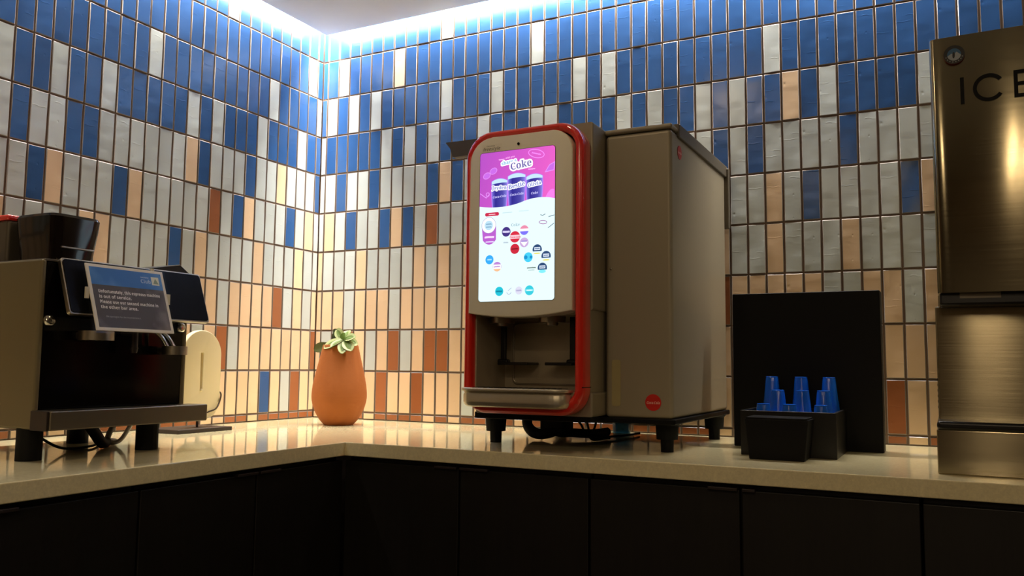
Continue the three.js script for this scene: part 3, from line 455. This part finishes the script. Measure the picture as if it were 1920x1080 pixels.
// ---------------------------------------------------------------- ice maker
{
  const X0 = 14.125, X1 = 16.9, t = thing('ice_maker', 'tall brushed steel ice maker lettered ICE at the worktop end', 'ice maker', [15.5, 0, 2.3]);
  const badge = canvas(256, 256, (c) => { c.fillStyle = '#0c0b0b'; c.fillRect(0, 0, 256, 256); c.fillStyle = '#2f6690'; c.beginPath(); c.arc(128, 128, 84, 0, 7); c.fill(); c.fillStyle = '#a4adb4'; c.beginPath(); c.moveTo(46, 146); c.lineTo(96, 112); c.lineTo(128, 128); c.lineTo(156, 92); c.lineTo(210, 140); c.arc(128, 128, 84, 0.15, 2.95); c.fill(); c.fillStyle = '#101418'; c.beginPath(); c.ellipse(122, 138, 15, 44, 0.05, 0, 7); c.fill(); c.fillStyle = '#8d8d8a'; for (let k = 0; k < 8; k++) { const a = 0.35 + k * 0.35; c.fillRect(128 + 104 * Math.cos(a) - 7, 128 + 104 * Math.sin(a) - 8, 14, 15); } });
  bx('cabinet', [14.19, X1, 0.62, 5.74, 0.25, 3.6], 0.03, M.steel, t); 
  { // bowed door: plan section with a gently convex face and rounded corners
    const s = new THREE.Shape(), x0 = 14.195, x1 = X1, n = 18; s.moveTo(x0, -3.9); s.lineTo(x0, -4.36); s.quadraticCurveTo(x0, -4.45, x0 + 0.07, -4.46); for (let k = 0; k <= n; k++) { const q = k / n, x = x0 + 0.07 + (x1 - x0 - 0.14) * q; s.lineTo(x, -(4.46 + 0.04 * 4 * q * (1 - q))); } s.quadraticCurveTo(x1, -4.45, x1, -4.36); s.lineTo(x1, -3.9); s.closePath();
    const g = extrude(s, 3.4, 0.012, 2, 6); g.rotateX(-Math.PI / 2); g.translate(0, 2.365 * U, 0);
    const uv = g.attributes.uv, p = g.attributes.position; for (let k = 0; k < uv.count; k++) uv.setXY(k, p.getX(k) / 0.5, p.getY(k) / 0.5);
    part('door', local(smooth(g, 0.5), t), M.steel, t); }
  bx('chute_lip', [14.215, X1, 2.2, 2.37, 3.9, 4.36], 0.03, M.blackSatin, t);
  bx('lip_label', [14.45, 14.92, 2.285, 2.35, 4.355, 4.366], 0.004, std(0x8d8474, 0.5), t, 'narrow pale label');
  bx('splash_panel', [14.15, X1, 0.66, 2.22, 3.5, 3.8], 0.02, M.steel, t);
  for (let k = 0; k < 6; k++) bx('vent_slot', [14.146, 14.16, 0.83 + k * 0.075, 0.865 + k * 0.075, 3.6, 3.78], 0.004, M.black, t);
  bx('shelf', [X0 + 0.005, X1, 0.575, 0.69, 0.3, 4.35], 0.045, M.blackSatin, t, 'black rounded shelf edge');
  bx('base', [X0, X1, 0, 0.58, 0.3, 4.31], 0.02, M.steel, t);
  const bow = (x) => { const q = (x - 14.265) / (X1 - 14.195 - 0.14); return 4.46 + 0.16 * q * (1 - q); };
  faceDisc('badge', badge, 0.125, 0.03, 14.49, 5.515, bow(14.49) + 0.012, t, 'round emblem with a dark ring around blue', 0.02);
  const letter = (g, x) => { const m = part('letter', g, M.black, t, 'black letter'); m.position.set((x - 15.5) * U, 4.84 * U, (bow(x) - 0.004 - 2.3) * U); m.rotation.y = -0.05; };
  const lh = 0.355, st = 0.045, rectShape = (x0, x1, y0, y1) => { const s = new THREE.Shape(); s.moveTo(x0, y0); s.lineTo(x1, y0); s.lineTo(x1, y1); s.lineTo(x0, y1); s.closePath(); return s; };
  letter(extrude(rectShape(-st / 2, st / 2, 0, lh), 0.014), 14.57);
  { const s = new THREE.Shape(), R = lh / 2 + 0.005, r = R - st, a0 = 0.62; s.absarc(0, 0, R, a0, 2 * Math.PI - a0, false); s.absarc(0, 0, r, 2 * Math.PI - a0, a0, true); s.closePath(); const g = extrude(s, 0.014, 0, 1, 24); g.translate(0, lh / 2 * U, 0); letter(g, 14.875); }
  letter(merge([extrude(rectShape(0, st, 0, lh), 0.014), extrude(rectShape(st, 0.25, 0, st), 0.014), extrude(rectShape(st, 0.23, lh / 2 - st / 2, lh / 2 + st / 2), 0.014), extrude(rectShape(st, 0.25, lh - st, lh), 0.014)]), 15.155);
}

// ---------------------------------------------------------------- coffee machine
{
  const t = thing('coffee_machine', 'bean-to-cup coffee machine with black front and steel sides', 'coffee machine', [2.2, 0, 8.4]);
  const Z0 = 7.1, Z1 = 9.62, XF = 3.4, XB = 0.9;
  bx('body', [XB, XF - 0.05, 0.45, 2.72, Z0 + 0.06, Z1 - 0.06], 0.03, M.black, t);
  for (const z of [Z0, Z1 - 0.08]) bx('side_panel', [XB - 0.02, XF, 0.43, 2.735, z, z + 0.08], 0.035, M.champagne, t, 'brushed grey side panel');
  bx('front_panel', [XF - 0.06, XF - 0.02, 0.7, 2.7, Z0 + 0.08, Z1 - 0.08], 0.01, M.blackGloss, t, 'glossy black front');
  bx('top_plate', [XB, XF - 0.02, 2.715, 2.75, Z0 + 0.05, Z1 - 0.05], 0.012, M.titaniumDark, t);
  const tray = bx('drip_tray', [XF - 0.05, 3.76, 0.43, 0.69, 6.95, Z1 - 0.01], 0.02, std(0x847b6c, 0.34, 0.9), t, 'steel drip tray');
  part('tray_end', local(rbox(XF - 0.03, 3.72, 0.425, 0.685, Z1 - 0.015, Z1 + 0.02, 0.01), t), M.darkMetal, tray);
  for (const [x, z] of [[3.1, 9.45], [3.18, 7.6], [1.42, 9.4], [1.4, 7.5]]) part('foot', local(smooth(at(cyl(0.165, 0.165, 0.44), x, 0.22, z), 0.5), t), M.rubber, t);
  // control screen: tilted tablet
  const tilt = (name, x0, y0, x1, y1, z0, z1, thick, r, mat, parent, label, off = 0) => {   // slab from (x0,y0) bottom to (x1,y1) top, facing +x and up
    const d = Math.hypot(x1 - x0, y1 - y0), s = roundedRect(-(z1 - z0) / 2, (z1 - z0) / 2, -d / 2, d / 2, r), g = extrude(s, thick, thick * 0.2, 2, 6);
    const m = part(name, g, mat, parent, label), ax = new THREE.Vector3(0, 0, -1), ay = new THREE.Vector3((x1 - x0) / d, (y1 - y0) / d, 0), az = ax.clone().cross(ay);
    m.matrixAutoUpdate = true; m.quaternion.setFromRotationMatrix(new THREE.Matrix4().makeBasis(ax, ay, az)); const b = rel(parent);
    m.position.set(((x0 + x1) / 2 - b[0]) * U, ((y0 + y1) / 2 - b[1]) * U, ((z0 + z1) / 2 - b[2]) * U).addScaledVector(az, off * U); return m;
  };
  const scr = tilt('control_screen', 3.7, 1.98, 3.42, 2.77, 6.95, 9.4, 0.05, 0.05, M.steelSoft, t, 'tilted control screen in a thin silver frame', -0.03);
  { const g = extrude(roundedRect(-1.2, 1.2, -0.395, 0.395, 0.05), 0.012, 0.003, 1); const p = part('glass', g, new THREE.MeshPhysicalMaterial({ color: 0x0b0a0c, roughness: 0.35, specularIntensity: 0.15 }), scr); p.position.z = 0.058 * U; }
  { const g = extrude(roundedRect(-1.12, 1.12, -0.33, 0.33, 0.02), 0.004); const p = part('display', g, new THREE.MeshPhysicalMaterial({ color: 0x16171c, roughness: 0.35, specularIntensity: 0.15 }), scr); p.position.z = 0.068 * U; }
  for (const z of [8.0, 8.4]) bx('screen_arm', [3.3, 3.55, 2.1, 2.5, z, z + 0.12], 0.02, M.black, t);
  // outlets and knobs
  part('outlet', local(merge([at(cyl(0.235, 0.235, 0.13, 36), 3.66, 1.71, 8.93), rbox(3.3, 3.6, 1.66, 1.76, 8.85, 9.05, 0.02)]), t), M.steelSoft, t, 'round steel outlet head');
  const o2 = part('outlet', local(merge([at(cyl(0.185, 0.185, 0.13, 36), 3.68, 1.53, 7.58), rbox(3.3, 3.6, 1.49, 1.57, 7.5, 7.66, 0.02)]), t), M.steelSoft, t, 'round steel outlet head');
  for (const z of [7.66, 7.78]) part('chrome_arm', local(tube([[3.5, 1.88, z + 0.1], [3.62, 1.72, z], [3.68, 1.58, z - 0.06]], 0.032, 12), t), M.chrome, o2);
  part('nozzle', local(merge([at(cyl(0.05, 0.05, 0.28, 20), 3.62, 1.68, 8.27), at(cyl(0.06, 0.045, 0.08, 20), 3.62, 1.52, 8.27), rbox(3.3, 3.62, 1.74, 1.82, 8.22, 8.32, 0.02)]), t), M.darkMetal, t);
  for (const z of [9.48, 7.26]) { const g = smooth(new THREE.SphereGeometry(0.085 * U, 24, 16)); g.scale(0.7, 1, 1); part('knob', local(at(g, XF + 0.02, 1.9, z), t), M.chrome, t); }
  // bean hopper: flared tinted bin
  const hop = (() => { const rings = [[2.755, 0.41, 0.34], [2.9, 0.42, 0.355], [3.25, 0.455, 0.4], [3.4, 0.465, 0.412], [3.44, 0.44, 0.39], [3.46, 0.3, 0.26]], P = [], F = [], n = 40;
    rings.forEach(([y, a, b]) => { for (let k = 0; k < n; k++) { const th = k / n * 2 * Math.PI, c = Math.cos(th), s = Math.sin(th), e = 0.32; P.push((2.73 + a * Math.sign(c) * Math.pow(Math.abs(c), e)) * U, y * U, (8.96 + b * Math.sign(s) * Math.pow(Math.abs(s), e)) * U); } });
    for (let q = 0; q + 1 < rings.length; q++) for (let k = 0; k < n; k++) { const a = q * n + k, b = q * n + (k + 1) % n; F.push(a, a + n, b, b, a + n, b + n); }
    const c = P.length / 3; P.push(2.73 * U, 3.465 * U, 8.96 * U); for (let k = 0; k < n; k++) F.push((rings.length - 1) * n + k, c, (rings.length - 1) * n + (k + 1) % n);
    const g = new THREE.BufferGeometry(); g.setAttribute('position', new THREE.Float32BufferAttribute(P, 3)); g.setIndex(F); return toCreasedNormals(g, 0.5); })();
  const hopper = part('bean_hopper', local(hop, t), std(0x140d0c, 0.1), t, 'dark glossy bean hopper'); part('hopper_latch', local(rbox(3.145, 3.185, 2.95, 2.98, 8.68, 9.2, 0.012), t), M.steelSoft, hopper);
  const bin = bx('second_hopper', [1.2, 2.2, 2.755, 3.4, 8.65, 9.38], 0.05, M.titaniumDark, t, 'grey bin with a red lid'); part('lid', local(rbox(1.17, 2.23, 3.39, 3.47, 8.62, 9.41, 0.035), t), M.red, bin);
  { const s = new THREE.Shape(); s.moveTo(7.5, 2.74); s.lineTo(7.5, 2.86); s.lineTo(6.92, 2.97); s.lineTo(6.66, 2.8); s.lineTo(7.1, 2.74); s.closePath(); const g = extrude(s, 0.7, 0.01, 1); g.rotateY(-Math.PI / 2); g.translate(2.95 * U, 0, 0); part('powder_lid', local(smooth(g, 0.3), t), M.blackSatin, t); }
  part('hose', local(tube([[2.9, 0.45, 8.45], [2.75, 0.28, 8.2], [2.6, 0.1, 7.95], [2.5, 0.09, 7.8]], 0.085), t), M.rubber, t, 'thick black hose');
  part('hose', local(tube([[2.4, 0.5, 7.45], [2.35, 0.35, 7.55], [2.3, 0.12, 7.62], [2.2, 0.06, 7.4], [2.0, 0.05, 7.3]], 0.045), t), M.cableGrey, t, 'grey hose');
  part('hose', local(tube([[2.4, 0.5, 7.2], [2.4, 0.3, 7.3], [2.35, 0.07, 7.46], [2.2, 0.05, 7.6]], 0.035), t), M.cableWhite, t, 'white hose');
  part('cable', local(tube([[2.7, 0.3, 9.1], [2.6, 0.1, 8.7], [2.4, 0.03, 8.3], [2.3, 0.03, 7.9], [1.8, 0.03, 7.4]], 0.02), t), M.rubber, t);

  // notice in a clear holder leaning on the control screen
  const s = thing('notice', 'framed out-of-service notice with blue header leaning on the coffee machine screen', 'sign', [3.76, 1.78, 8.5]);
  const signMap = canvas(800, 620, (c) => {
    c.fillStyle = '#e9e4d6'; c.fillRect(0, 0, 800, 620); c.fillStyle = '#4a433f'; c.fillRect(24, 24, 752, 572);
    const n = noiseField(128, 61, [[4, 1], [9, 0.8], [20, 0.5]]); for (let j = 0; j < 72; j++) for (let i = 0; i < 94; i++) { const v = Math.max(0, n[j * 128 + i] - 0.5) * 1.5; c.fillStyle = `rgba(190,185,190,${v.toFixed(3)})`; c.fillRect(24 + i * 8, 24 + j * 8, 8, 8); }
    c.fillStyle = '#2f74c4'; c.fillRect(24, 24, 752, 168); for (let j = 0; j < 21; j++) for (let i = 0; i < 94; i++) { const v = Math.max(0, n[(j + 60) * 128 + i] - 0.45) * 1.2; c.fillStyle = `rgba(150,190,240,${v.toFixed(3)})`; c.fillRect(24 + i * 8, 24 + j * 8, 8, 8); }
    c.fillStyle = '#b7cdea'; c.font = '20px sans-serif'; for (let k = 0; k < 9; k++) c.fillRect(546 + k * 10, 70 + (k % 2) * 2, 7, 11); c.font = 'bold 52px sans-serif'; c.fillText('Club', 538, 134); c.fillStyle = '#e6ead8'; c.fillRect(660, 62, 84, 84); c.fillStyle = '#8fa38c'; c.beginPath(); c.moveTo(676, 132); c.lineTo(706, 76); c.lineTo(736, 132); c.closePath(); c.fill();
    c.fillStyle = '#f0ebe2'; c.font = 'bold 42px sans-serif'; ['Unfortunately, this espresso machine', 'is out of service.', 'Please use our second machine in', 'the other bar area.'].forEach((l, k) => c.fillText(l, 74, 268 + k * 50, k === 0 ? 650 : 610)); c.fillStyle = '#b5afa6'; c.font = '22px sans-serif'; c.fillText('We apologize for the inconvenience.', 110, 500);
  });
  const card = tilt('card', 3.93, 1.775, 3.6, 2.72, 7.83, 9.14, 0.012, 0.01, M.paper, s, 'printed card');
  { const g = new THREE.PlaneGeometry(1.29 * U, 0.985 * U), p = part('print', g, std(0xffffff, 0.5, 0, { map: signMap }), card); p.position.z = 0.0165 * U; }
  tilt('holder', 3.94, 1.75, 3.59, 2.745, 7.76, 9.17, 0.012, 0.02, M.acrylic, s, 'clear acrylic holder', -0.02);
  for (const [z, x, y] of [[9.17, 3.72, 2.36], [7.8, 3.72, 2.36], [8.0, 3.58, 2.74]]) bx('tape', [x + 0.005, x + 0.03, y - 0.14, y + 0.02, z - 0.03, z + 0.03], 0.004, M.tape, s, 'pale strip of tape');
}

// ---------------------------------------------------------------- cream upright panel on a dark base
{
  const t = thing('panel_stand', 'cream round-topped upright panel with a narrow slot on a flat dark base', 'stand', [0.95, 0, 4.75]);
  bx('base', [0.56, 1.42, 0, 0.075, 4.1, 5.45], 0.01, std(0x2b201c, 0.5), t);
  const s = new THREE.Shape(), R = 0.5; s.moveTo(-R, 0.62); s.lineTo(-R, 1.49); s.absarc(0, 1.49, R, Math.PI, 0, true); s.lineTo(R, 0.62); s.quadraticCurveTo(R, 0.24, 0.1, 0.22); s.lineTo(-0.1, 0.22); s.quadraticCurveTo(-R, 0.24, -R, 0.62);
  const slot = new THREE.Path(); slot.moveTo(-0.022, 0.8); slot.lineTo(0.022, 0.8); slot.lineTo(0.03, 1.54); slot.lineTo(-0.03, 1.54); slot.closePath(); s.holes.push(slot);
  const g = extrude(s, 0.1, 0.02, 3, 24); g.rotateY(Math.PI / 2); g.translate(0.93 * U, 0, 4.6 * U); const p = part('panel', local(smooth(g, 0.5), t), M.cream, t);
  part('slot_back', local(rbox(0.94, 0.96, 0.78, 1.56, 4.55, 4.65, 0.005), t), M.creamEdge, p);
  part('slot_pin', local(at(new THREE.SphereGeometry(0.032 * U, 16, 10), 1.05, 0.8, 4.6), t), M.cream, p);
  part('post', local(at(cyl(0.025, 0.025, 0.2, 16), 1.0, 0.15, 4.62), t), M.darkMetal, t);
  part('cable', local(tube([[1.02, 0.77, 4.12], [1.06, 0.72, 4.09], [1.08, 0.55, 4.14], [1.1, 0.42, 4.25], [1.05, 0.36, 4.4], [0.98, 0.3, 4.5]], 0.016, 24), t), std(0x4a3c30, 0.6), t);
}

renderer.render(scene, camera);
